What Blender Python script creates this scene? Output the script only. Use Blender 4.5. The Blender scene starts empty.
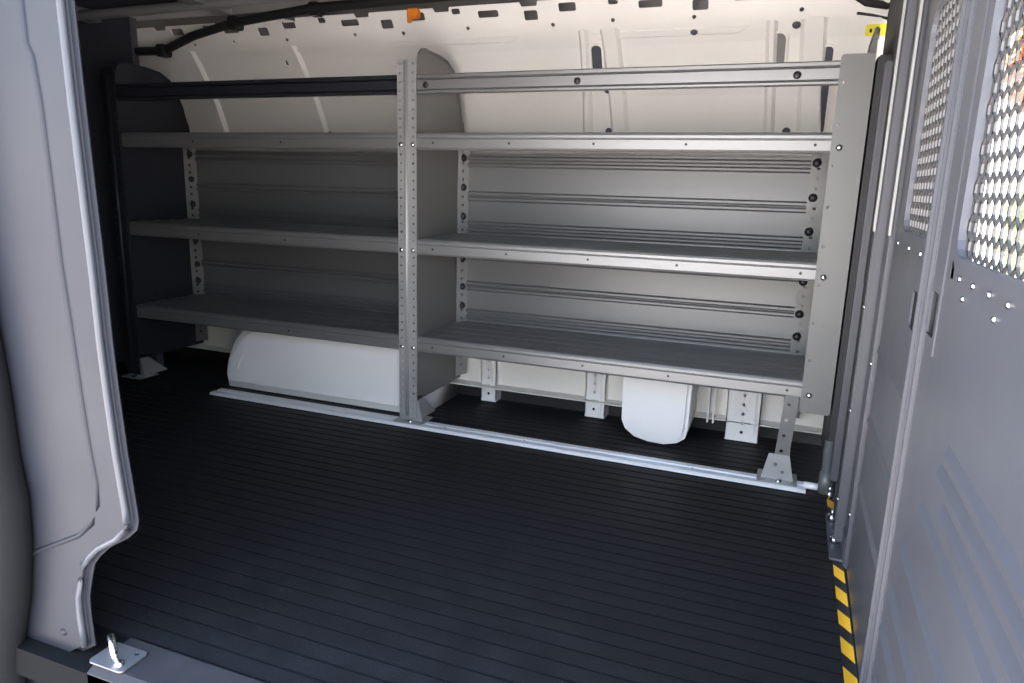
import bpy, bmesh, math, random
from mathutils import Vector, Matrix
random.seed(4)
C = bpy.context.scene.collection
PI = math.pi

# ------------------------------------------------------------------ materials
def mat(name, col, rough=.5, metal=0., spec=.5, vary=.0, vscale=8., bump=0., bscale=60., stretch=(1, 1, 1), coat=0.):
    m = bpy.data.materials.new(name); m.use_nodes = True
    nt = m.node_tree; b = nt.nodes['Principled BSDF']
    b.inputs['Base Color'].default_value = (*col, 1)
    b.inputs['Roughness'].default_value = rough
    b.inputs['Metallic'].default_value = metal
    b.inputs['Specular IOR Level'].default_value = spec
    b.inputs['Coat Weight'].default_value = coat
    tc = nt.nodes.new('ShaderNodeTexCoord'); mp = nt.nodes.new('ShaderNodeMapping')
    mp.inputs['Scale'].default_value = stretch
    nt.links.new(tc.outputs['Object'], mp.inputs['Vector'])
    if vary:
        n = nt.nodes.new('ShaderNodeTexNoise'); n.inputs['Scale'].default_value = vscale; n.inputs['Detail'].default_value = 4
        nt.links.new(mp.outputs['Vector'], n.inputs['Vector'])
        r = nt.nodes.new('ShaderNodeMapRange'); r.inputs['From Min'].default_value = .3; r.inputs['From Max'].default_value = .7
        r.inputs['To Min'].default_value = 1 - vary; r.inputs['To Max'].default_value = 1 + vary
        nt.links.new(n.outputs['Fac'], r.inputs['Value'])
        x = nt.nodes.new('ShaderNodeVectorMath'); x.operation = 'SCALE'; x.inputs[0].default_value = col
        nt.links.new(r.outputs['Result'], x.inputs['Scale']); nt.links.new(x.outputs['Vector'], b.inputs['Base Color'])
        r2 = nt.nodes.new('ShaderNodeMapRange'); r2.inputs['From Min'].default_value = .3; r2.inputs['From Max'].default_value = .7
        r2.inputs['To Min'].default_value = max(.03, rough - .07); r2.inputs['To Max'].default_value = min(1, rough + .07)
        nt.links.new(n.outputs['Fac'], r2.inputs['Value']); nt.links.new(r2.outputs['Result'], b.inputs['Roughness'])
    if bump:
        n = nt.nodes.new('ShaderNodeTexNoise'); n.inputs['Scale'].default_value = bscale; n.inputs['Detail'].default_value = 3
        nt.links.new(mp.outputs['Vector'], n.inputs['Vector'])
        bp = nt.nodes.new('ShaderNodeBump'); bp.inputs['Strength'].default_value = bump; bp.inputs['Distance'].default_value = .002
        nt.links.new(n.outputs['Fac'], bp.inputs['Height']); nt.links.new(bp.outputs['Normal'], b.inputs['Normal'])
    return m

M = {}
M['white'] = mat('white body paint', (.84, .815, .77), .42, vary=.03, vscale=3)
M['arch'] = mat('white wheel arch paint', (.84, .83, .82), .5, vary=.03, vscale=5)
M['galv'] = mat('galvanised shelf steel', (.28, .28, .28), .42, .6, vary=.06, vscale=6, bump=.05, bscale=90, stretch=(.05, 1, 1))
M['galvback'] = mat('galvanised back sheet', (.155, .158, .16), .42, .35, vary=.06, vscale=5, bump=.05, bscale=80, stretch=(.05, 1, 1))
M['post'] = mat('grey steel post', (.42, .42, .415), .42, .4, vary=.05, vscale=9)
M['endpost'] = mat('grey end post', (.17, .172, .168), .45, .3, vary=.04, vscale=6)
M['endsheet'] = mat('grey end sheet', (.20, .193, .187), .48, .4, vary=.05, vscale=5)
M['alu'] = mat('bright aluminium', (.90, .90, .91), .36, .1, vary=.04, vscale=10, stretch=(.05, 1, 1))
M['chrome'] = mat('zinc plated bolt', (.75, .75, .76), .22, 1.)
M['darkbolt'] = mat('dark bolt head', (.035, .035, .04), .4, .6)
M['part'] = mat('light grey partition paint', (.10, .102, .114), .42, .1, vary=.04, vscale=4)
M['partdark'] = mat('grey partition channel', (.028, .028, .03), .6, .1, vary=.04, vscale=6)
M['mesh'] = mat('expanded metal mesh', (.12, .115, .11), .45, .4)
M['pillar'] = mat('blue grey pillar trim', (.024, .026, .033), .5, spec=.25, vary=.02, vscale=4)
M['pillarroll'] = mat('lightened satin pillar edge', (.06, .064, .075), .4, spec=.4, coat=.15)  # lighter than the pillar, edge highlight put into the colour
M['mat'] = mat('black ribbed rubber', (.018, .0175, .018), .62, spec=.28, vary=.2, vscale=14, bump=.25, bscale=220)
M['darktoned'] = mat('dark toned steel', (.022, .024, .032), .5, .2)  # on the left cross bar this tone carries a dark reflection
M['rubber'] = mat('black rubber seal', (.012, .012, .013), .85, spec=.1)
M['black'] = mat('black plastic', (.012, .012, .013), .6)
M['dark'] = mat('dark cavity lining', (.012, .012, .014), .8)
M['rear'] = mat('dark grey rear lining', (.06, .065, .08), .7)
M['roofgrey'] = mat('grey roof bow paint', (.22, .22, .22), .5)
M['yellow'] = mat('yellow tape', (.80, .42, .02), .5)
M['tape_black'] = mat('black tape', (.012, .012, .012), .5)
M['sticker'] = mat('yellow sticker', (.80, .68, .05), .6)
M['orange'] = mat('orange plastic clip', (.75, .22, .02), .5)
M['floorsteel'] = mat('floor steel', (.012, .012, .012), .9, spec=.05)
M['sill'] = mat('grey sill plastic', (.045, .043, .043), .6, spec=.3, vary=.1, vscale=20)
M['concrete'] = mat('pale concrete', (.45, .42, .40), .9, vary=.12, vscale=1.5)
M['leaf'] = mat('green leaves', (.22, .30, .05), .7, vary=.3, vscale=3)
M['autumn'] = mat('orange leaves', (.62, .25, .07), .7, vary=.3, vscale=3)
M['bark'] = mat('brown bark', (.10, .07, .05), .9)
M['seat'] = mat('grey seat cloth', (.06, .06, .065), .9)
def glass_mat():
    m = bpy.data.materials.new('window glass'); m.use_nodes = True; nt = m.node_tree; nt.nodes.clear()
    o = nt.nodes.new('ShaderNodeOutputMaterial'); mx = nt.nodes.new('ShaderNodeMixShader')
    t = nt.nodes.new('ShaderNodeBsdfTransparent'); t.inputs['Color'].default_value = (.9, .93, .92, 1)
    g = nt.nodes.new('ShaderNodeBsdfGlossy'); g.inputs['Roughness'].default_value = .02
    mx.inputs['Fac'].default_value = .06
    nt.links.new(t.outputs[0], mx.inputs[1]); nt.links.new(g.outputs[0], mx.inputs[2]); nt.links.new(mx.outputs[0], o.inputs[0])
    return m
M['glass'] = glass_mat()

# ------------------------------------------------------------------ mesh helpers
def nb(): return bmesh.new()
def box(bm, x0, x1, y0, y1, z0, z1, bev=0., seg=2):
    vs = [bm.verts.new((x, y, z)) for x in (x0, x1) for y in (y0, y1) for z in (z0, z1)]
    idx = [(0, 1, 3, 2), (4, 6, 7, 5), (0, 4, 5, 1), (2, 3, 7, 6), (0, 2, 6, 4), (1, 5, 7, 3)]
    fs = [bm.faces.new([vs[i] for i in f]) for f in idx]
    if bev:
        es = list({e for f in fs for e in f.edges})
        bmesh.ops.bevel(bm, geom=es, offset=bev, segments=seg, affect='EDGES', clamp_overlap=True)
def plate(bm, outer, holes, org, U, V, t):
    """flat sheet with real holes, t = thickness vector"""
    org, U, V, t = Vector(org), Vector(U), Vector(V), Vector(t)
    b = bmesh.new(); es = []
    for loop in [outer] + list(holes):
        vs = [b.verts.new(org + U * p[0] + V * p[1]) for p in loop]
        es += [b.edges.new((vs[i], vs[(i + 1) % len(vs)])) for i in range(len(vs))]
    bmesh.ops.triangle_fill(b, use_beauty=True, use_dissolve=False, edges=es)
    fs = list(b.faces)
    r = bmesh.ops.extrude_face_region(b, geom=fs)
    for v in [g for g in r['geom'] if isinstance(g, bmesh.types.BMVert)]: v.co += t
    bmesh.ops.recalc_face_normals(b, faces=list(b.faces))
    merge(bm, b)
def merge(bm, b):
    me = bpy.data.meshes.new('t'); b.to_mesh(me); b.free(); bm.from_mesh(me); bpy.data.meshes.remove(me)
def rect(x0, x1, y0, y1, r=0., n=4):
    if r <= 0: return [(x0, y0), (x1, y0), (x1, y1), (x0, y1)]
    out = []
    for cx, cy, a in ((x1 - r, y0 + r, -PI / 2), (x1 - r, y1 - r, 0), (x0 + r, y1 - r, PI / 2), (x0 + r, y0 + r, PI)):
        for i in range(n + 1):
            t = a + PI / 2 * i / n; out.append((cx + r * math.cos(t), cy + r * math.sin(t)))
    return out
def circ(x, y, r, n=8): return [(x + r * math.cos(2 * PI * i / n + .39), y + r * math.sin(2 * PI * i / n + .39)) for i in range(n)]
def sheet(bm, path, x0, x1, t=.002, axis=0):
    """open path of (y,z) swept along X and thickened"""
    b = bmesh.new()
    A = [b.verts.new((x0, y, z)) for y, z in path]; B = [b.verts.new((x1, y, z)) for y, z in path]
    fs = [b.faces.new((A[i], A[i + 1], B[i + 1], B[i])) for i in range(len(path) - 1)]
    bmesh.ops.recalc_face_normals(b, faces=fs)
    bmesh.ops.solidify(b, geom=fs, thickness=t)
    bmesh.ops.recalc_face_normals(b, faces=list(b.faces))
    merge(bm, b)
def prism(bm, poly, x0, x1, smooth=False):
    """closed (y,z) polygon swept along X"""
    A = [bm.verts.new((x0, y, z)) for y, z in poly]; B = [bm.verts.new((x1, y, z)) for y, z in poly]
    n = len(poly); fs = [bm.faces.new(A), bm.faces.new(B[::-1])]
    for i in range(n):
        f = bm.faces.new((A[i], B[i], B[(i + 1) % n], A[(i + 1) % n])); f.smooth = smooth; fs.append(f)
    bmesh.ops.recalc_face_normals(bm, faces=fs)
def tube(bm, pts, r, n=10, cap=True):
    pts = [Vector(p) for p in pts]; rings = []
    up = Vector((0, 0, 1))
    for i, p in enumerate(pts):
        d = (pts[min(i + 1, len(pts) - 1)] - pts[max(i - 1, 0)]).normalized()
        a = d.cross(up if abs(d.z) < .95 else Vector((1, 0, 0))).normalized(); c = d.cross(a)
        rr = r[i] if isinstance(r, (list, tuple)) else r
        rings.append([bm.verts.new(p + a * rr * math.cos(2 * PI * k / n) + c * rr * math.sin(2 * PI * k / n)) for k in range(n)])
    fs = []
    for i in range(len(rings) - 1):
        for k in range(n):
            f = bm.faces.new((rings[i][k], rings[i][(k + 1) % n], rings[i + 1][(k + 1) % n], rings[i + 1][k])); f.smooth = True; fs.append(f)
    if cap: fs += [bm.faces.new(rings[0]), bm.faces.new(rings[-1][::-1])]
    bmesh.ops.recalc_face_normals(bm, faces=fs)
def dome(bm, p, d, r, h, n=10, rings=3):
    """round bolt head at p pointing along d"""
    p, d = Vector(p), Vector(d).normalized()
    a = d.cross(Vector((0, 0, 1)) if abs(d.z) < .9 else Vector((1, 0, 0))).normalized(); c = d.cross(a)
    prev = None; fs = []
    for j in range(rings + 1):
        t = PI / 2 * j / rings; rr, hh = r * math.cos(t), h * math.sin(t)
        if j == rings: cur = [bm.verts.new(p + d * h)]
        else: cur = [bm.verts.new(p + d * hh + (a * math.cos(2 * PI * k / n) + c * math.sin(2 * PI * k / n)) * rr) for k in range(n)]
        if prev:
            for k in range(n):
                f = bm.faces.new((prev[k], prev[(k + 1) % n], cur[0]) if len(cur) == 1 else (prev[k], prev[(k + 1) % n], cur[(k + 1) % n], cur[k]))
                f.smooth = True; fs.append(f)
        prev = cur
    bmesh.ops.recalc_face_normals(bm, faces=fs)
def obj(name, bm, m, parent=None, smooth=None):
    me = bpy.data.meshes.new(name); bm.to_mesh(me); bm.free()
    me.materials.append(M[m] if isinstance(m, str) else m)
    o = bpy.data.objects.new(name, me); C.objects.link(o)
    if parent:
        o.parent = parent
        root = parent
        loc = Vector((0, 0, 0))
        while root: loc += root.location; root = root.parent
        o.location = -loc if parent.parent is None else Vector((0, 0, 0))
        if parent.parent is None and parent.type == 'MESH': o.location = (0, 0, 0)
    return o
def thing(name, label, cat, loc=(0, 0, 0), group=None):
    o = bpy.data.objects.new(name, None); C.objects.link(o); o.location = loc; o.empty_display_size = .1
    return tag(o, label, cat, group)
def tag(o, label, cat, group=None, kind=None):
    o['label'] = label; o['category'] = cat
    if group: o['group'] = group
    if kind: o['kind'] = kind
    return o
def struct(name, bm, m, label=None):
    o = obj(name, bm, m); o['kind'] = 'structure'
    return o

# ------------------------------------------------------------------ van shell (setting)
XR, XF = -3.35, .20            # rear end of the load space, cab side
def wallY(z):
    P = [(-1, .40), (.95, .40), (1.08, .36), (1.22, .29), (1.34, .21), (1.6, .05)]
    for (a, ya), (b, yb) in zip(P, P[1:]):
        if z <= b: return ya + (yb - ya) * (z - a) / (b - a)
    return .05
b = nb(); box(b, XR, 1.7, -1.30, .48, -.06, -.006); struct('floor', b, 'floorsteel')
# side wall sheet behind the shelves
b = nb()
path = [(.30, .064), (.362, .064), (.362, .155), (.372, .165), (.40, .172), (.40, .95)] + [(wallY(z), z) for z in (1.02, 1.08, 1.15, 1.22, 1.275)]
sheet(b, path, XR, XF + .06, .003)
wall = struct('wall_left', b, 'white')
# perforated upper rail of the side wall
hd = Vector((0, wallY(1.352) - wallY(1.272), .08)).normalized()
org = Vector((0, wallY(1.272) - .004, 1.272)); nrm = Vector((0, hd.z, -hd.y))
holes = []
x = -2.28; k = 0
while x < .02:
    w = (.055, .03, .07, .045)[k % 4]; h = (.026, .018, .022, .030)[k % 4]; v = (.050, .062, .046, .030)[k % 4]
    holes.append(rect(x, x + w, v, v + h, .006, 3)); x += w + (.10, .06, .085, .07)[k % 4]; k += 1
x = -2.2; k = 0
while x < 0:
    holes.append(circ(x, .012 + .004 * (k % 2), .0065)); x += .19 + .05 * (k % 3); k += 1
top = [(XF + .06, .082)]
x = XF
while x > XR:
    top += [(x, .086), (x - .10, .086), (x - .105, .072), (x - .155, .072), (x - .16, .086)]; x -= .30
b = nb(); plate(b, [(XR, 0), (XF + .06, 0)] + top + [(XR, .080)], holes, org, (1, 0, 0), hd, nrm * .003)
obj('header_rail', b, 'white', wall)
b = nb(); box(b, XR, XF + .06, .30, .32, 1.24, 1.40); box(b, XR, XF + .06, .16, .32, 1.395, 1.405); obj('rail_cavity', b, 'endsheet', wall)  # white cavity greyed, shade behind the slots put into its colour
# raised pads and creases pressed in the upper wall
def wallbar(bm, pts, w, d, bev=.003):
    """raised hat rib along (x,z) points on the wall; w wide, d proud"""
    for (xa, za), (xb, zb) in zip(pts, pts[1:]):
        vs = []
        for x, z in ((xa, za), (xb, zb)):
            y = wallY(z)
            vs.append([(x - w / 2 - .014, y + .002, z), (x - w / 2, y - d, z), (x + w / 2, y - d, z), (x + w / 2 + .014, y + .002, z)])
        for i in range(3):
            bm.faces.new([bm.verts.new(q) for q in (vs[0][i], vs[0][i + 1], vs[1][i + 1], vs[1][i])])
def rows(x0, x1, z0, z1, n): return [(x0 + (x1 - x0) * i / n, z0 + (z1 - z0) * i / n) for i in range(n + 1)]
for a0, a1, ww in ((-.583, -.560, .040), (-.665, -.672, .012), (-1.775, -1.735, .05), (-.005, .015, .050), (-.115, -.10, .012), (-2.25, -2.22, .05)):
    b = nb(); wallbar(b, rows(a0, a1, 1.262, .955, 10), ww, .020); bmesh.ops.recalc_face_normals(b, faces=list(b.faces))
    obj('pressed_rib', b, 'white', wall)
def wallpad(x0, x1, z0, z1, d=.007, s=.03):
    b = nb(); n = 5
    g = [[None] * 2 for _ in range(n + 1)]
    oz = [z0 + (z1 - z0) * i / n for i in range(n + 1)]
    out = [(x0, z0), (x1, z0), (x1 + s, z1), (x0 - s, z1)]
    F = [b.verts.new((x, wallY(z) - d, z)) for x, z in [(x0 + .006, z0 + .004), (x1 - .006, z0 + .004), (x1 + s - .01, z1 - .004), (x0 - s + .01, z1 - .004)]]
    B = [b.verts.new((x, wallY(z) + .002, z)) for x, z in out]
    b.faces.new(F)
    for i in range(4): b.faces.new((B[i], B[(i + 1) % 4], F[(i + 1) % 4], F[i]))
    bmesh.ops.recalc_face_normals(b, faces=list(b.faces))
    return b
for a in ((-.62, -.20, 1.235, 1.258), (-1.35, -.90, 1.240, 1.262), (-2.05, -1.62, 1.238, 1.258)):
    obj('pressed_pad', wallpad(*a), 'white', wall)
b = nb()
for z in (1.205, 1.19): 
    sheet(b, [(wallY(z + .004) + .001, z + .004), (wallY(z) - .003, z), (wallY(z - .004) + .001, z - .004)], XR, -.70, .001)
    sheet(b, [(wallY(z + .004) + .001, z + .004), (wallY(z) - .003, z), (wallY(z - .004) + .001, z - .004)], -.50, -.14, .001)
obj('crease', b, 'white', wall)
def wallslot(x0, x1, z0, z1, r, depth=.006, frame=.006):
    """shallow pressed frame with a dark slot inside, tilted with the wall"""
    y0, y1 = wallY(z0) - .011, wallY(z1) - .011
    V = Vector((0, y1 - y0, z1 - z0)); L = V.length; V.normalize(); N = Vector((0, V.z, -V.y))
    o = Vector((0, y0, z0))
    fr = nb(); plate(fr, rect(x0 - frame, x1 + frame, -frame, L + frame, r + frame), [rect(x0, x1, 0, L, r)], o, (1, 0, 0), V, N * .010)
    return fr, o, V, N, L
for x0, x1, z0, z1, r, mm in ((-.645, -.612, 1.150, 1.222, .014, 'rear'), (-.112, -.074, 1.112, 1.232, .018, 'endsheet'), (.024, .054, .965, 1.195, .012, 'rear')):
    fr, o, V, N, L = wallslot(x0, x1, z0, z1, r)
    f = obj('slot_frame', fr, 'white', wall)
    q = nb(); plate(q, rect(x0 - .003, x1 + .003, -.003, L + .003, r), [], o + N * .0055, (1, 0, 0), V, N * .002); obj('slot_recess', q, mm, f)
# screw heads and small round holes on the wall
for i, (x, z) in enumerate(((-.60, .975), (-.05, .975), (.03, .97), (-.60, 1.10), (-1.70, .965), (-.33, 1.248), (-.05, 1.252), (-1.80, 1.215))):
    b = nb(); dome(b, (x, wallY(z) - .004, z), (0, -1, 0), .012, .006); obj('wall_plug', b, 'rear', wall)
# lower white flanges with rows of holes
for x0, x1, y, z0, z1, hx in ((-.617, -.545, .325, .004, .20, -.585), (-.139, -.035, .30, .004, .20, -.088), (-1.02, -.96, .335, .004, .19, -.99)):
    b = nb(); hs = [circ(hx, z0 + .03 + i * .031, .0055) for i in range(int((z1 - z0 - .04) / .031) + 1)]
    plate(b, rect(x0, x1, z0, z1, .006), hs, (0, y, 0), (1, 0, 0), (0, 0, 1), (0, .003, 0))
    box(b, x1 - .003, x1, y, .40, z0, z1); box(b, x0, x0 + .003, y, .40, z0, z1)
    box(b, x1 - .022, x1 - .014, y - .006, y + .001, z0 + .002, z1 - .002, .002)
    obj('hole_flange', b, 'arch', wall)
# black kick board below the white beam
b = nb(); box(b, XR, XF, .385, .40, -.006, .20); k = struct('trim_1', b, 'black')
b = nb(); box(b, XR, -2.44, .17, .20, .0, 1.38); obj('rear_shade_board', b, 'rear', wall)  # added dark board, its colour stands for shade at the rear
# roof and roof bows
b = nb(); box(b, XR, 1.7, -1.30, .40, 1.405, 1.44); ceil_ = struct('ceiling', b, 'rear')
for x in (-2.62, -2.0, -1.1, -.4):
    b = nb()
    prism(b, [(-1.28, 1.405), (-1.28, 1.375), (-.2, 1.385), (.19, 1.365), (.20, 1.405)], x - .035, x + .035)
    o = obj('roof_bow', b, 'roofgrey', ceil_)
b = nb(); tube(b, [(XR, .08, 1.375), (-2.4, .08, 1.372), (-1.5, .08, 1.378), (XF, .08, 1.38)], .018); obj('roof_conduit', b, 'roofgrey', ceil_)
# rear end and near side of the body
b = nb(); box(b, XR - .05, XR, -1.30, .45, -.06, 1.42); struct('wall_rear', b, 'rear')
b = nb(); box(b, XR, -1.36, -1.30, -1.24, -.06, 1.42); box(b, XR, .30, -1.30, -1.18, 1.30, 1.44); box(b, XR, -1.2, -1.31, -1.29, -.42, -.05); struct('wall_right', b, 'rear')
# door pillar trim
edge = [(-.918, 1.42), (-.918, 1.018), (-.916, .891), (-.913, .78), (-.909, .646), (-.908, .55), (-.905, .479), (-.899, .379), (-.890, .287), (-.889, .268),
        (-.894, .252), (-.915, .234), (-.957, .209), (-.981, .188), (-.997, .170), (-1.008, .138), (-1.017, .107), (-1.019, .077), (-1.018, .047), (-1.016, .014),
        (-1.10, -.040), (-1.20, -.105), (-1.42, -.24), (-1.42, 1.42)]
def smooth_prism(outl, y0, y1, bev, seg=4):
    b = bmesh.new()
    A = [b.verts.new((x, y0, z)) for x, z in outl]; f = b.faces.new(A)
    r = bmesh.ops.extrude_face_region(b, geom=[f])
    for v in [g for g in r['geom'] if isinstance(g, bmesh.types.BMVert)]: v.co.y = y1
    bmesh.ops.recalc_face_normals(b, faces=list(b.faces))
    es = [e for e in b.edges if all(abs(v.co.y - y0) < 1e-6 for v in e.verts)]
    bmesh.ops.bevel(b, geom=es, offset=bev, segments=seg, affect='EDGES', clamp_overlap=True)
    for f in b.faces: f.smooth = abs(f.normal.y) < .98
    return b
pil = struct('trim_2', smooth_prism([(x - (.010 if x > -1.3 else 0), z) for x, z in edge], -1.272, -1.259, .0105), 'pillar')
bead = [(-1.013, 1.42), (-1.013, .967), (-1.004, .951), (-.998, .893), (-.995, .778), (-.993, .666), (-.987, .577), (-.981, .466), (-.976, .392), (-.968, .321),
        (-.970, .286), (-.986, .252), (-1.021, .223), (-1.122, .174), (-1.149, .158), (-1.3, .10)]
b = nb(); tube(b, [(x, -1.2705, z) for x, z in bead], .0045, 10); obj('pressed_bead', b, 'pillar', pil)
b = nb(); tube(b, [(x - .024, -1.270, z) for x, z in edge[:20]], .0055, 10); obj('edge_roll', b, 'pillarroll', pil)
b = nb(); box(b, -1.42, -1.13, -1.262, -1.18, -.2, 1.42, .01); obj('pillar_body', b, 'pillar', pil)
b = nb(); dome(b, (-1.085, -1.272, .03), (0, -1, 0), .007, .004); obj('trim_plug', b, 'pillar', pil)
# cab side beyond the partition: driver's door with its window
b = nb(); plate(b, [(XF + .06, -.02), (1.7, -.02), (1.7, 1.40), (XF + .06, 1.40)], [rect(.50, 1.35, .56, 1.26, .05)], (0, .44, 0), (1, 0, 0), (0, 0, 1), (0, .05, 0))
struct('wall_front', b, 'rear')
b = nb(); box(b, .49, 1.36, .462, .466, .55, 1.27); struct('window_1', b, 'glass')
# doorway sill strip
b = nb(); prism(b, [(-1.30, -.05), (-1.30, -.004), (-1.285, .004), (-1.215, .006), (-1.205, -.002), (-1.205, -.05)], -1.0, .19); struct('trim_3', b, 'sill')

# ------------------------------------------------------------------ floor mat
prof = [(-1.205, -.006)]
y = -1.205
while y < .36:
    prof += [(y + .001, .000), (y + .0335, .000), (y + .0342, -.0010), (y + .0388, -.0010)]; y += .040
prof += [(y, .0), (.383, .0), (.383, -.006)]
b = nb(); prism(b, prof, XR + .01, .176)
b.faces.ensure_lookup_table()
for f in b.faces:
    c = f.calc_center_median()
    if len(f.verts) == 4 and -.004 < c.z < -.0003 and f.normal.z > .1: f.material_index = 1  # darker rubber on groove faces, groove shade put into the colour
mo = obj('rubber_floor_mat', b, 'mat'); mo.data.materials.append(M['rubber'])
tag(mo, 'black ribbed rubber mat covering the cargo floor', 'floor mat')

# ------------------------------------------------------------------ shelving unit
X1, X2L, X2, X3L, X3 = -2.342, -1.169, -1.104, .066, .142
SH = thing('shelving_unit', 'grey galvanised steel shelving unit with three shelves along the white van wall', 'shelving', (-1.1, .17, 0))
ZT = (.300, .618, .942)
bolts = []
for zt in ZT:
    b = nb()
    path = [(.331, zt + .004), (.331, zt)]
    for yr in (.27, .20, .13, .06): path += [(yr + .010, zt), (yr + .003, zt + .0025), (yr - .003, zt + .0025), (yr - .010, zt)]
    path += [(.012, zt), (.006, zt - .002), (.003, zt - .007), (.003, zt - .013), (.0065, zt - .0165), (.003, zt - .020), (.003, zt - .043), (.006, zt - .048), (.020, zt - .049)]
    sheet(b, path, X1 + .004, X3L + .004, .0016)
    s = obj('shelf', b, 'galv', SH)
    for i, x in enumerate((-2.0, -1.62, -1.05, -.80, -.545, -.29, .03)):
        q = nb(); dome(q, (x, .0028, zt - .030), (0, -1, 0), .0055, .002); obj('screw', q, 'darkbolt', s)
    for x in (X2L + .012, X2 - .012, X3L + .02):
        q = nb(); dome(q, (x, -.0062, zt - .036), (0, -1, 0), .0085, .006); obj('bolt', q, 'chrome', s)
# back sheets with pairs of pressed beads
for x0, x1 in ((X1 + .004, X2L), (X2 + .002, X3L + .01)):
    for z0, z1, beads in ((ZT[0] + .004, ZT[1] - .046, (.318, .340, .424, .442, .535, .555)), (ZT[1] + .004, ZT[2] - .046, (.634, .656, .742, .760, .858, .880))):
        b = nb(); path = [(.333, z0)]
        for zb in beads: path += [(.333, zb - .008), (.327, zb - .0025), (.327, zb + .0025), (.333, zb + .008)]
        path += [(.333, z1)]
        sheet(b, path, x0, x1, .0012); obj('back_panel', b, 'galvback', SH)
# cross bar at the top
CB = [(.022, 1.112), (.003, 1.112), (.0, 1.109), (.0, 1.101), (.007, 1.098), (.0, 1.094), (.0, 1.069), (.007, 1.066), (.0, 1.063), (.0, 1.058), (.003, 1.056), (.022, 1.056)]
b = nb(); sheet(b, CB, X1 - .06, X2L + .001, .002); obj('cross_bar', b, 'darktoned', SH)  # left length of the bar, dark reflection painted in as its colour
b = nb(); sheet(b, CB, X2 - .004, X3L + .01, .002)
cb = obj('cross_bar', b, 'galv', SH)
for x in (-.60, -.03, X2 + .03):
    q = nb(); dome(q, (x, -.001, 1.080), (0, -1, 0), .010, .004); obj('bolt', q, 'darkbolt', cb)
# end panels
prof2 = [(.0, .085), (.0, 1.13)] + [(.045 - .045 * math.cos(t), 1.145 + .045 * math.sin(t)) for t in (0.3, .7, 1.1, PI / 2)] + [(.14, 1.186), (.20, 1.178), (.245, 1.155), (.275, 1.11), (.30, 1.06), (.322, .99), (.330, .93), (.330, .085)]
for xx, px0, px1, nh, mname in ((X1, X1 - .066, X1, True, 'darktoned'), (X2, X2L, X2, True, 'endsheet'), (X3, X3L, X3, False, 'endsheet')):  # rear panel and post get the darker tone
    b = nb()
    plate(b, prof2 if xx < 0 else [(.0, .22)] + prof2[1:-1] + [(.330, .22)], [], (xx - .002, 0, 0), (0, 1, 0), (0, 0, 1), (.002, 0, 0))
    # folded edge along the sloping top and a shallow pressed stiffener
    ep = obj('end_panel', b, mname, SH)
    q = nb(); s_ = 1 if xx < 0 else -1
    tube(q, [(xx + .002 * s_, y_, z_) for y_, z_ in prof2[2:-1]], .004, 6); obj('rolled_edge', q, mname, ep)
    # back flange with holes, folded toward the front
    q = nb(); xo = xx if xx < 0 else X3L + .012
    hs = [circ(.022, .04 + i * .029, .0055) for i in range(28)]
    if xx < 0: plate(q, rect(0, .05, 0, .86), hs, (xo + .001, .288, .10), Vector((.42, .9, 0)).normalized(), (0, 0, 1), (.002, -.001, 0))
    else: plate(q, rect(0, .05, 0, .86), hs, (.030, .322, .10), (1, 0, 0), (0, 0, 1), (0, .002, 0))
    bf = obj('back_flange', q, {X1: 'endsheet', X2: 'post', X3: 'endpost'}[xx], ep)
    for i, z in enumerate((.36, .43, .53, .68, .78, .88)):
        q = nb(); p = (xo + .012, .31, z) if xx < 0 else (.045, .320, z); dome(q, p, (.6 if xx < 0 else 0, -.8, 0), .013, .010); obj('bolt', q, 'darkbolt', bf)
    # front post
    q = nb()
    if nh:
        W = px1 - px0; hs = []
        for i in range(42): hs += [circ(.011, .055 + i * .0265, .0042, 6), circ(W - .010, .055 + i * .0265, .0042, 6)]
        plate(q, rect(0, W, .02, 1.155 if xx == X2 else 1.17, .006), hs, (px0, -.006, 0), (1, 0, 0), (0, 0, 1), (0, .004, 0))
        po = obj('post', q, 'post' if xx == X2 else 'darktoned', SH)
        q = nb(); tube(q, [(px0 + W * .47, -.006, .03), (px0 + W * .47, -.006, 1.15)], .007, 10); obj('post_ridge', q, 'post' if xx == X2 else 'darktoned', po)
    else:
        hs = [circ(.010, .26 + i * .10, .004, 6) for i in range(9)]
        plate(q, rect(0, X3 - X3L, .215, 1.125, .008), hs, (X3L, -.006, 0), (1, 0, 0), (0, 0, 1), (0, .004, 0))
        box(q, X3 - .004, X3, -.004, .03, .22, 1.12)
        plate(q, [(.012, .01), (.050, .01), (.064, .26), (.028, .26)], [circ(.031 + .002 * i, .05 + i * .045, .005) for i in range(5)], (0, .002, 0), (1, 0, 0), (0, 0, 1), (0, .003, 0))
        po = obj('post', q, 'endpost', SH)
    # foot bracket with gusset
    q = nb(); xm = (px0 + px1) / 2 if xx < 0 else .022
    if xx > 0: px1 = .056
    plate(q, rect(xm - .045, xm + .06, -.03, .06, .006), [circ(xm - .02, -.012, .006), circ(xm + .04, -.012, .006)], (0, 0, .0095), (1, 0, 0), (0, 1, 0), (0, 0, .003))
    plate(q, [(xm - .035, .012), (xm + .05, .012), (xm + .034, .085), (xm - .02, .085)], [circ(xm, .055, .006), circ(xm + .02, .035, .005)], (0, .0, 0), (1, 0, 0), (0, 0, 1), (0, .004, 0))
    plate(q, [(.004, .012), (.13, .012), (.02, .10), (.004, .10)], [], (px1 - .003, 0, 0), (0, 1, 0), (0, 0, 1), (.003, 0, 0))
    fb = obj('foot_bracket', q, 'post', SH)
    q = nb(); dome(q, (xm + .012, -.012, .0125), (0, 0, 1), .010, .008); obj('bolt', q, 'chrome', fb)

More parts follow.
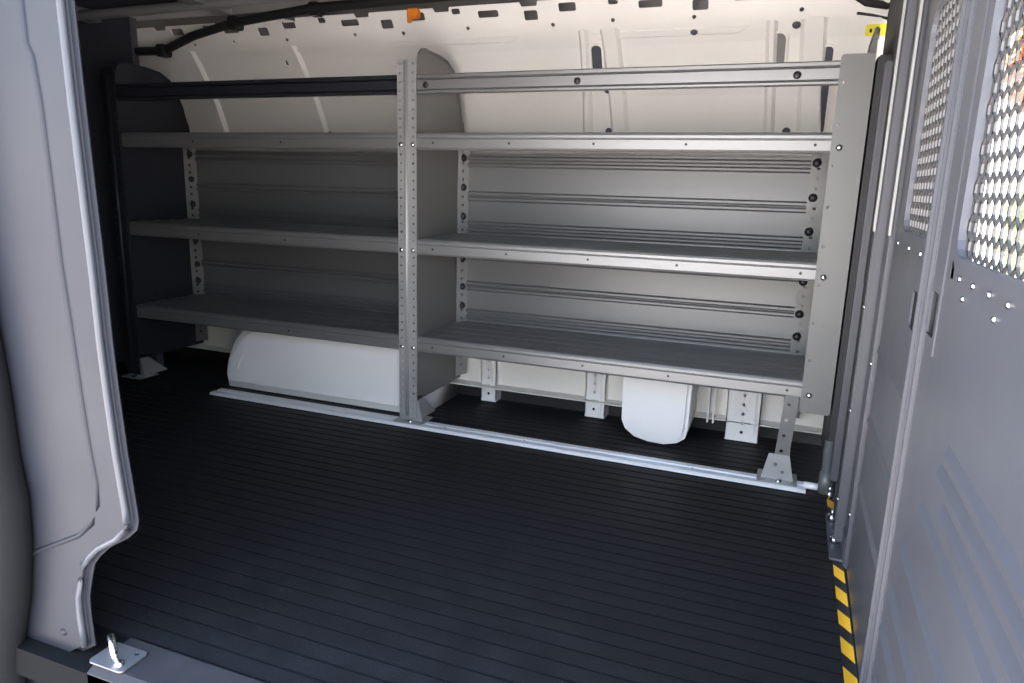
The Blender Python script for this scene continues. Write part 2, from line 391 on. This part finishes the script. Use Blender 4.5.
# floor rail in front of the shelving feet
b = nb()
prism(b, [(-.040, .0), (-.040, .004), (-.034, .009), (-.012, .009), (-.009, .004), (-.003, .004), (.0, .009), (.022, .009), (.027, .003), (.027, .0)], -1.96, .105)
fr = tag(obj('floor_rail', b, 'alu'), 'bright twin-ridged aluminium rail on the floor along the shelving feet', 'rail')
b = nb(); tube(b, [(.100, -.006, .011), (.142, -.006, .011)], .010, 12); obj('rail_end', b, 'alu', fr)
for x in (-1.0, -.72, -.2):
    q = nb(); dome(q, (x, -.006, .004), (0, 0, 1), .006, .005); obj('rivet', q, 'chrome', fr)

# ------------------------------------------------------------------ wheel arch and white lower housing
def arch():
    x0, x1, h, yf = -1.985, -1.13, .285, .045
    pts = []; n = 14; r = .235
    for i in range(n + 1):
        t = PI - PI / 2 * i / n; pts.append((x0 + r + r * math.cos(t), h - r + r * math.sin(t)))
    r2 = .12
    for i in range(9):
        t = PI / 2 - PI / 2 * i / 8; pts.append((x1 - r2 + r2 * math.cos(t), h - r2 + r2 * math.sin(t)))
    return [(x0 + .01, .002)] + pts + [(x1, .002)]
ao = arch()
b = smooth_prism(ao, .045, .358, .035, 6)
for v in b.verts:                                   # the face leans in toward the wall as it rises
    if v.co.y < .2: v.co.y += .10 * max(0, v.co.z - .03)
wa = tag(obj('wheel_arch', b, 'arch'), 'white rounded wheel arch bulging from the wall below the shelves', 'wheel arch')
for off in (.040, .075):
    q = nb(); pts = []
    for (x, z) in ao[2:17]:
        cx, cz = -1.72, .05; d = Vector((cx - x, cz - z)).normalized(); pts.append((x + d.x * off, .045 + .10 * max(0, z - .03) + (.004 if off < .05 else .001), z + d.y * off))
    tube(q, pts[1:], .007, 8); obj('pressed_bead', q, 'arch', wa)
q = nb()
for i in range(3): tube(q, [(-1.20 + i * .018, .05, .03), (-1.195 + i * .018, .055, .12)], .006, 8)
obj('crease', q, 'arch', wa)
tg = [(-.452, .285), (-.448, .07), (-.436, .043), (-.405, .020), (-.36, .010), (-.31, .008), (-.27, .018), (-.246, .036), (-.240, .07), (-.236, .285)]
b = smooth_prism(tg, .140, .358, .012, 4)
th = tag(obj('white_housing', b, 'arch'), 'white round-bottomed steel housing under the lowest shelf', 'housing')
q = nb()
for x in (-.20, -.182): box(q, x, x + .006, .30, .33, .05, .19, .002)
obj('rib', q, 'arch', th)

# ------------------------------------------------------------------ cab partition with mesh windows
P0 = XF - .02
PT = thing('cab_partition', 'light grey steel bulkhead with expanded mesh windows beside the shelving', 'bulkhead', (P0, -.5, 0))
ZP = 1.36
# wing sheet; u = -Y, v = z
def Y(*a): return a
win1 = rect(.600, .905, .735, 1.085, .03)
b = nb(); plate(b, [(-.36, .045), (.925, .004), (.925, ZP), (-.20, ZP), (-.36, 1.0)], [win1, rect(.775, .905, .598, .655, .01)], (P0, 0, 0), (0, -1, 0), (0, 0, 1), (.003, 0, 0))
wing = obj('wing_panel', b, 'part', PT)
win2 = rect(1.085, 1.60, .730, 1.22, .03)
slot = rect(.962, 1.022, .622, .678, .003)
b = nb(); plate(b, rect(.935, 1.72, .004, ZP, .004), [win2, slot], (P0 - .006, 0, 0), (0, -1, 0), (0, 0, 1), (.003, 0, 0))
door = obj('door_panel', b, 'part', PT)
q = nb(); box(q, P0 + .004, P0 + .010, -.92, -.76, .58, .67); obj('latch_recess', q, 'black', wing)
q = nb(); box(q, P0 + .001, P0 + .010, -1.05, -.93, .60, .70); obj('latch_recess', q, 'black', door)
# vertical flanges
for y0, y1, pr, m, z0, z1 in ((-.345, -.325, .022, 'part', .02, ZP), (-.490, -.465, .010, 'part', .03, ZP), (-.25, -.20, .016, 'partdark', .04, 1.2), (-.05, -.02, .020, 'part', .05, 1.1),
                              (-.935, -.920, .016, 'part', .004, ZP), (-.960, -.948, .011, 'part', .004, ZP), (-1.035, -1.015, .008, 'part', .60, ZP), (-1.075, -1.055, .006, 'part', .70, ZP)):
    b = nb(); box(b, P0 - pr, P0 + .001, y0, y1, z0, z1, .004); obj('flange', b, m, PT)
for y_ in (-.347, -.494): b = nb(); box(b, P0 - (.026 if y_ > -.4 else .0135), P0 - (.0215 if y_ > -.4 else .009), y_ - .003, y_ + .012, .72, ZP, .001); obj('glint_strip', b, 'post', PT)  # added pale strips, painted glints along the flange edges
b = nb(); box(b, .147, P0 + .004, -.012, .28, .05, 1.12, .004); obj('channel', b, 'partdark', PT)
b = nb(); box(b, P0 - .004, P0 + .001, -.335, .26, .58, 1.36, .001); obj('channel', b, 'partdark', PT)
# window borders
for nm, (u0, u1, v0, v1), xx in (('a', (.600, .905, .735, 1.085), P0), ('b', (1.085, 1.60, .730, 1.22), P0 - .006)):
    b = nb(); plate(b, rect(u0 - .016, u1 + .016, v0 - .016, v1 + .016, .04), [rect(u0, u1, v0, v1, .03)], (xx - .004, 0, 0), (0, -1, 0), (0, 0, 1), (.004, 0, 0))
    obj('window_border', b, 'part', wing if nm == 'a' else door)
# expanded metal
def mesh_panel(u0, u1, v0, v1, xx, pu=.027, pv=.0205, w=.0019, dx=.0012):
    b = nb(); nv = int((v1 - v0) / pv) + 1; nu = int((u1 - u0) / (pu / 2))
    def bar(p, q, wu, wv):
        R = [[b.verts.new((xx + d * dx, -(c[0] + k * wu), c[1] + m_ * wv)) for d, k, m_ in ((-1, -1, -1), (1, -1, -1), (1, 1, 1), (-1, 1, 1))] for c in (p, q)]
        for k in range(4): b.faces.new((R[0][k], R[0][(k + 1) % 4], R[1][(k + 1) % 4], R[1][k]))
    A = .24 * pv
    for j in range(nv):
        for i in range(nu + 1):
            u = u0 + i * pu / 2; sg = 1 if (i + j) % 2 else -1; v = v0 + (j + .5) * pv + sg * A
            if i < nu: bar((u, v), (u + pu / 2, v - 2 * sg * A), 0, w)
            if sg > 0 and j < nv - 1: bar((u, v - w), (u, v + pv - 2 * A + w), w, 0)
    bmesh.ops.recalc_face_normals(b, faces=list(b.faces)); return b
obj('mesh_screen', mesh_panel(.592, .912, .728, 1.092, P0 + .006), 'mesh', wing)
obj('mesh_screen', mesh_panel(1.077, 1.608, .722, 1.228, P0 + .001), 'mesh', door)
def ledge(bm, x, y0, y1, z, up_, dn, out):
    """pressed rib: long slope facing up, short slope facing down, tapered ends"""
    a = [bm.verts.new((x + .001, y, zz)) for y in (y0, y1) for zz in (z + up_, z - dn - .002)]
    c = [bm.verts.new((x - out, y, zz)) for y in (y0 + .015, y1 - .015) for zz in (z, z - dn)]
    for f in ((a[0], a[2], c[2], c[0]), (c[0], c[2], c[3], c[1]), (c[1], c[3], a[3], a[1]), (a[0], c[0], c[1], a[1]), (a[2], a[3], c[3], c[2])): bm.faces.new(f)
    bmesh.ops.recalc_face_normals(bm, faces=list(bm.faces))
# horizontal pressed ribs in the lower door
for z, y0, y1 in ((.535, -1.18, -1.68), (.508, -1.16, -1.68), (.478, -1.20, -1.68), (.440, -1.10, -1.68), (.355, -1.02, -1.68), (.275, -1.0, -1.68), (.21, -.98, -1.68), (.12, -.98, -1.68)):
    b = nb(); ledge(b, P0 - .006, y1, y0, z, .009, .003, .0065); obj('pressed_rib', b, 'part', door)
for z, y0, y1 in ((.36, -.40, -.88), (.22, -.40, -.88), (.50, -.40, -.88)):
    b = nb(); ledge(b, P0, y1, y0, z, .010, .003, .005); obj('pressed_rib', b, 'part', wing)
# rivets and bolts
rv = nb()
for i, (y_, z_) in enumerate([(-1.11 - .065 * i, .708) for i in range(6)] + [(-1.14 - .13 * i, .690) for i in range(3)]):
    q = nb(); dome(q, (P0 - .0065, y_, z_), (-1, 0, 0), .0035, .003); obj('rivet', q, 'chrome', door)
for y_, z_ in ((-.335, 1.0), (-.335, .80), (-.335, .56), (-.335, .33), (-.48, .47), (-.48, .15), (-.62, .715), (-.75, .715), (-.86, .715), (-.335, .12)):
    q = nb(); dome(q, (P0 - (.022 if y_ == -.335 else .010), y_, z_), (-1, 0, 0), .005, .004); obj('rivet', q, 'chrome', wing)
rv.free()
# floor angle with bolts
b = nb(); box(b, .150, P0 + .002, -.40, -.16, .001, .006, .001); box(b, P0 - .004, P0, -.40, -.04, .001, .06, .001)
fa = obj('floor_angle', b, 'part', PT)
for y_ in (-.05, -.20, -.32):
    q = nb(); tube(q, [(.163, y_, .004), (.163, y_, .022)], .010, 8); tube(q, [(.163, y_, .02), (.163, y_, .036)], .005, 8); obj('bolt', q, 'chrome', fa)
b = nb(); tube(b, [(.152, -.015, .002), (.152, -.015, .06), (.152, -.012, .06), (.150, -.012, .15)], [.017, .017, .013, .012], 12); obj('levelling_foot', b, 'endpost', PT)

# hazard tape on the floor at the foot of the partition
TP = thing('hazard_tape', 'yellow and black diagonal hazard tape on the floor edge beside the partition', 'tape', (.166, -.45, .0))
b = nb(); box(b, .157, P0 - .001, -1.10, -.03, .0002, .0008); obj('tape_backing', b, 'tape_black', TP)
y = -.05
while y > -1.08:
    L = .050
    b = nb(); vs = [b.verts.new(p) for p in ((.1575, y, .0012), (.1575, y - L, .0012), (P0 - .002, y - L - .026, .0012), (P0 - .002, y - .026, .0012))]; b.faces.new(vs)
    r = bmesh.ops.extrude_face_region(b, geom=list(b.faces))
    for v in [g for g in r['geom'] if isinstance(g, bmesh.types.BMVert)]: v.co.z = .0006
    bmesh.ops.recalc_face_normals(b, faces=list(b.faces))
    obj('yellow_stripe', b, 'yellow', TP); y -= .092

# ------------------------------------------------------------------ small things
# rubber door seal at the near left
b = nb(); tube(b, [(-1.19, -1.296, 1.4), (-1.175, -1.296, .8), (-1.150, -1.296, .453), (-1.148, -1.296, .339), (-1.139, -1.296, .272), (-1.146, -1.296, .186), (-1.165, -1.296, .094), (-1.192, -1.296, .01), (-1.212, -1.296, -.08), (-1.23, -1.296, -.3)], .027, 12)
tag(obj('door_seal', b, 'rubber'), 'black rubber door seal running down beside the blue-grey door pillar', 'seal')
# striker plate at the pillar foot
ST = thing('door_striker', 'shiny steel striker bracket on the sill at the foot of the door pillar', 'striker', (-.97, -1.25, .006))
b = nb(); plate(b, rect(-1.01, -.935, -1.290, -1.235, .008), [circ(-.95, -1.245, .005)], (0, 0, .006), (1, 0, 0), (0, 1, 0), (0, 0, .003)); obj('base_plate', b, 'galv', ST)
b = nb(); tube(b, [(-1.005, -1.25, .008), (-1.003, -1.25, .030), (-.985, -1.262, .040), (-.965, -1.275, .030), (-.963, -1.275, .008)], .006, 8); obj('striker_loop', b, 'chrome', ST)
b = nb(); dome(b, (-.955, -1.275, .009), (0, 0, 1), .009, .006); obj('bolt', b, 'chrome', ST)
# wiring along the roof rail
b = nb(); tube(b, [(-3.0, .20, 1.22), (-2.62, .20, 1.235), (-2.45, .195, 1.26), (-2.30, .19, 1.255), (-2.15, .185, 1.30), (-1.95, .18, 1.335), (-1.6, .17, 1.362), (-1.2, .17, 1.368), (-.6, .17, 1.372)], .016, 8)
wh = tag(obj('wiring_harness', b, 'black'), 'thick black wiring loom drooping along the roof rail at upper rear', 'wiring')
for x, z in ((-2.3, 1.255), (-1.95, 1.335), (-1.6, 1.362)):
    b = nb(); box(b, x - .02, x + .02, .165, .215, z - .022, z + .022, .005); obj('cable_clip', b, 'black', wh)
b = nb(); tube(b, [(.05, .215, 1.335), (.12, .225, 1.29), (.17, .25, 1.285), (.21, .245, 1.30), (.26, .24, 1.275)], .011, 8)
c1 = tag(obj('loose_cable', b, 'black'), 'thin black cables looping from the roof corner above the end of the shelving', 'cable')
b = nb(); tube(b, [(.08, .20, 1.345), (.15, .215, 1.31), (.20, .22, 1.315), (.26, .225, 1.30)], .007, 8); tube(b, [(.10, .25, 1.27), (.16, .262, 1.262), (.20, .265, 1.245)], .004, 8); obj('cable_strand', b, 'black', c1)
b = nb(); box(b, -1.245, -1.205, .185, .212, 1.315, 1.345, .004); box(b, -1.24, -1.225, .180, .19, 1.300, 1.318, .002)
tag(obj('orange_clip', b, 'orange'), 'small orange plastic clip on the roof rail above the middle post', 'clip')
b = nb()
y0, y1 = wallY(1.217) - .004, wallY(1.245) - .004; V = Vector((0, y1 - y0, .028)).normalized()
plate(b, rect(.128, .180, 0, .032, .004), [], (0, y0, 1.217), (1, 0, 0), V, Vector((0, V.z, -V.y)) * .001)
sk = tag(obj('yellow_sticker', b, 'sticker'), 'small yellow sticker on the white wall at the top right corner', 'sticker')
q = nb()
for u in (.138, .150, .158): plate(q, rect(u, u + .006, .010, .020), [], Vector((0, y0, 1.217)) - Vector((0, V.z, -V.y)) * .0006, (1, 0, 0), V, Vector((0, V.z, -V.y)) * .0005)
obj('printed_mark', q, 'black', sk)

# ------------------------------------------------------------------ outdoors
b = nb(); box(b, -40, 40, -40, 60, -.80, -.72); struct('ground', b, 'concrete')
def crown(bm, c, r, n, s):
    for i in range(n):
        d = Vector((random.gauss(0, 1), random.gauss(0, 1), random.gauss(0, 1))).normalized() * (random.random() ** .4)
        p = Vector(c) + Vector((d.x * r[0], d.y * r[1], d.z * r[2]))
        a = Vector((random.gauss(0, 1), random.gauss(0, 1), random.gauss(0, 1))).normalized(); e = a.orthogonal().normalized()
        k = s * random.uniform(.6, 1.3)
        bm.faces.new([bm.verts.new(p + a * k), bm.verts.new(p + e * k * .5), bm.verts.new(p - a * k), bm.verts.new(p - e * k * .5)])
tr = thing('autumn_tree', 'orange-leaved tree seen through the mesh window of the partition', 'tree', (3.12, 9.0, -.72))
b = nb(); crown(b, (3.12, 9.0, 2.5), (.9, .9, .9), 1500, .13); obj('foliage', b, 'autumn', tr)
b = nb(); tube(b, [(3.12, 9.0, -.72), (3.14, 9.0, 1.0), (3.07, 9.0, 2.6)], [.14, .11, .06], 8); obj('trunk', b, 'bark', tr)
b = nb(); crown(b, (3.3, 7.0, .35), (1.3, .5, 1.05), 2600, .10)
hg = tag(obj('hedge', b, 'leaf'), 'yellow-green hedge beyond the driver window seen through the mesh', 'hedge')

# ------------------------------------------------------------------ light, sky, camera
w = bpy.data.worlds.new('World'); bpy.context.scene.world = w; w.use_nodes = True
nt = w.node_tree; bg = nt.nodes['Background']
tc = nt.nodes.new('ShaderNodeTexCoord'); sx = nt.nodes.new('ShaderNodeSeparateXYZ'); cr = nt.nodes.new('ShaderNodeValToRGB')
nt.links.new(tc.outputs['Generated'], sx.inputs['Vector']); nt.links.new(sx.outputs['Z'], cr.inputs['Fac'])
cr.color_ramp.elements[0].position = 0.; cr.color_ramp.elements[0].color = (1.0, .97, .92, 1)
cr.color_ramp.elements[1].position = .75; cr.color_ramp.elements[1].color = (.42, .60, 1.0, 1)
e = cr.color_ramp.elements.new(.25); e.color = (.76, .87, 1.0, 1)
nt.links.new(cr.outputs['Color'], bg.inputs['Color']); bg.inputs['Strength'].default_value = 1.0
sun = bpy.data.lights.new('sun', 'SUN'); sun.energy = 10; sun.angle = .02; sun.color = (1.0, .92, .82)
so = bpy.data.objects.new('sun', sun); C.objects.link(so)
so.rotation_euler = Vector((-.12, -.45, -1.0)).to_track_quat('-Z', 'Y').to_euler()

cam = bpy.data.cameras.new('camera'); co = bpy.data.objects.new('camera', cam); C.objects.link(co)
cam.sensor_width = 36; cam.lens = 710.05 / 1024 * 36; cam.clip_start = .02
yaw, pitch, roll = (math.radians(a) for a in (21.1224, 12.475, 1.579))
fwd = Vector((-math.sin(yaw) * math.cos(pitch), math.cos(yaw) * math.cos(pitch), -math.sin(pitch)))
rt = Vector((math.cos(yaw), math.sin(yaw), 0)); up = rt.cross(fwd)
r2 = rt * math.cos(roll) + up * math.sin(roll); u2 = -rt * math.sin(roll) + up * math.cos(roll)
mw = Matrix((r2, u2, -fwd)).transposed().to_4x4(); mw.translation = (0, -2, .795)
co.matrix_world = mw
sc = bpy.context.scene; sc.camera = co
vs = sc.view_settings; vs.view_transform = 'Standard'; vs.look = 'None'; vs.gamma = 1; vs.use_curve_mapping = False
vs.exposure = 2.56
try:
    sc.cycles.max_bounces = 10; sc.cycles.diffuse_bounces = 6; sc.cycles.glossy_bounces = 5
    sc.cycles.sample_clamp_indirect = 6
except Exception: pass
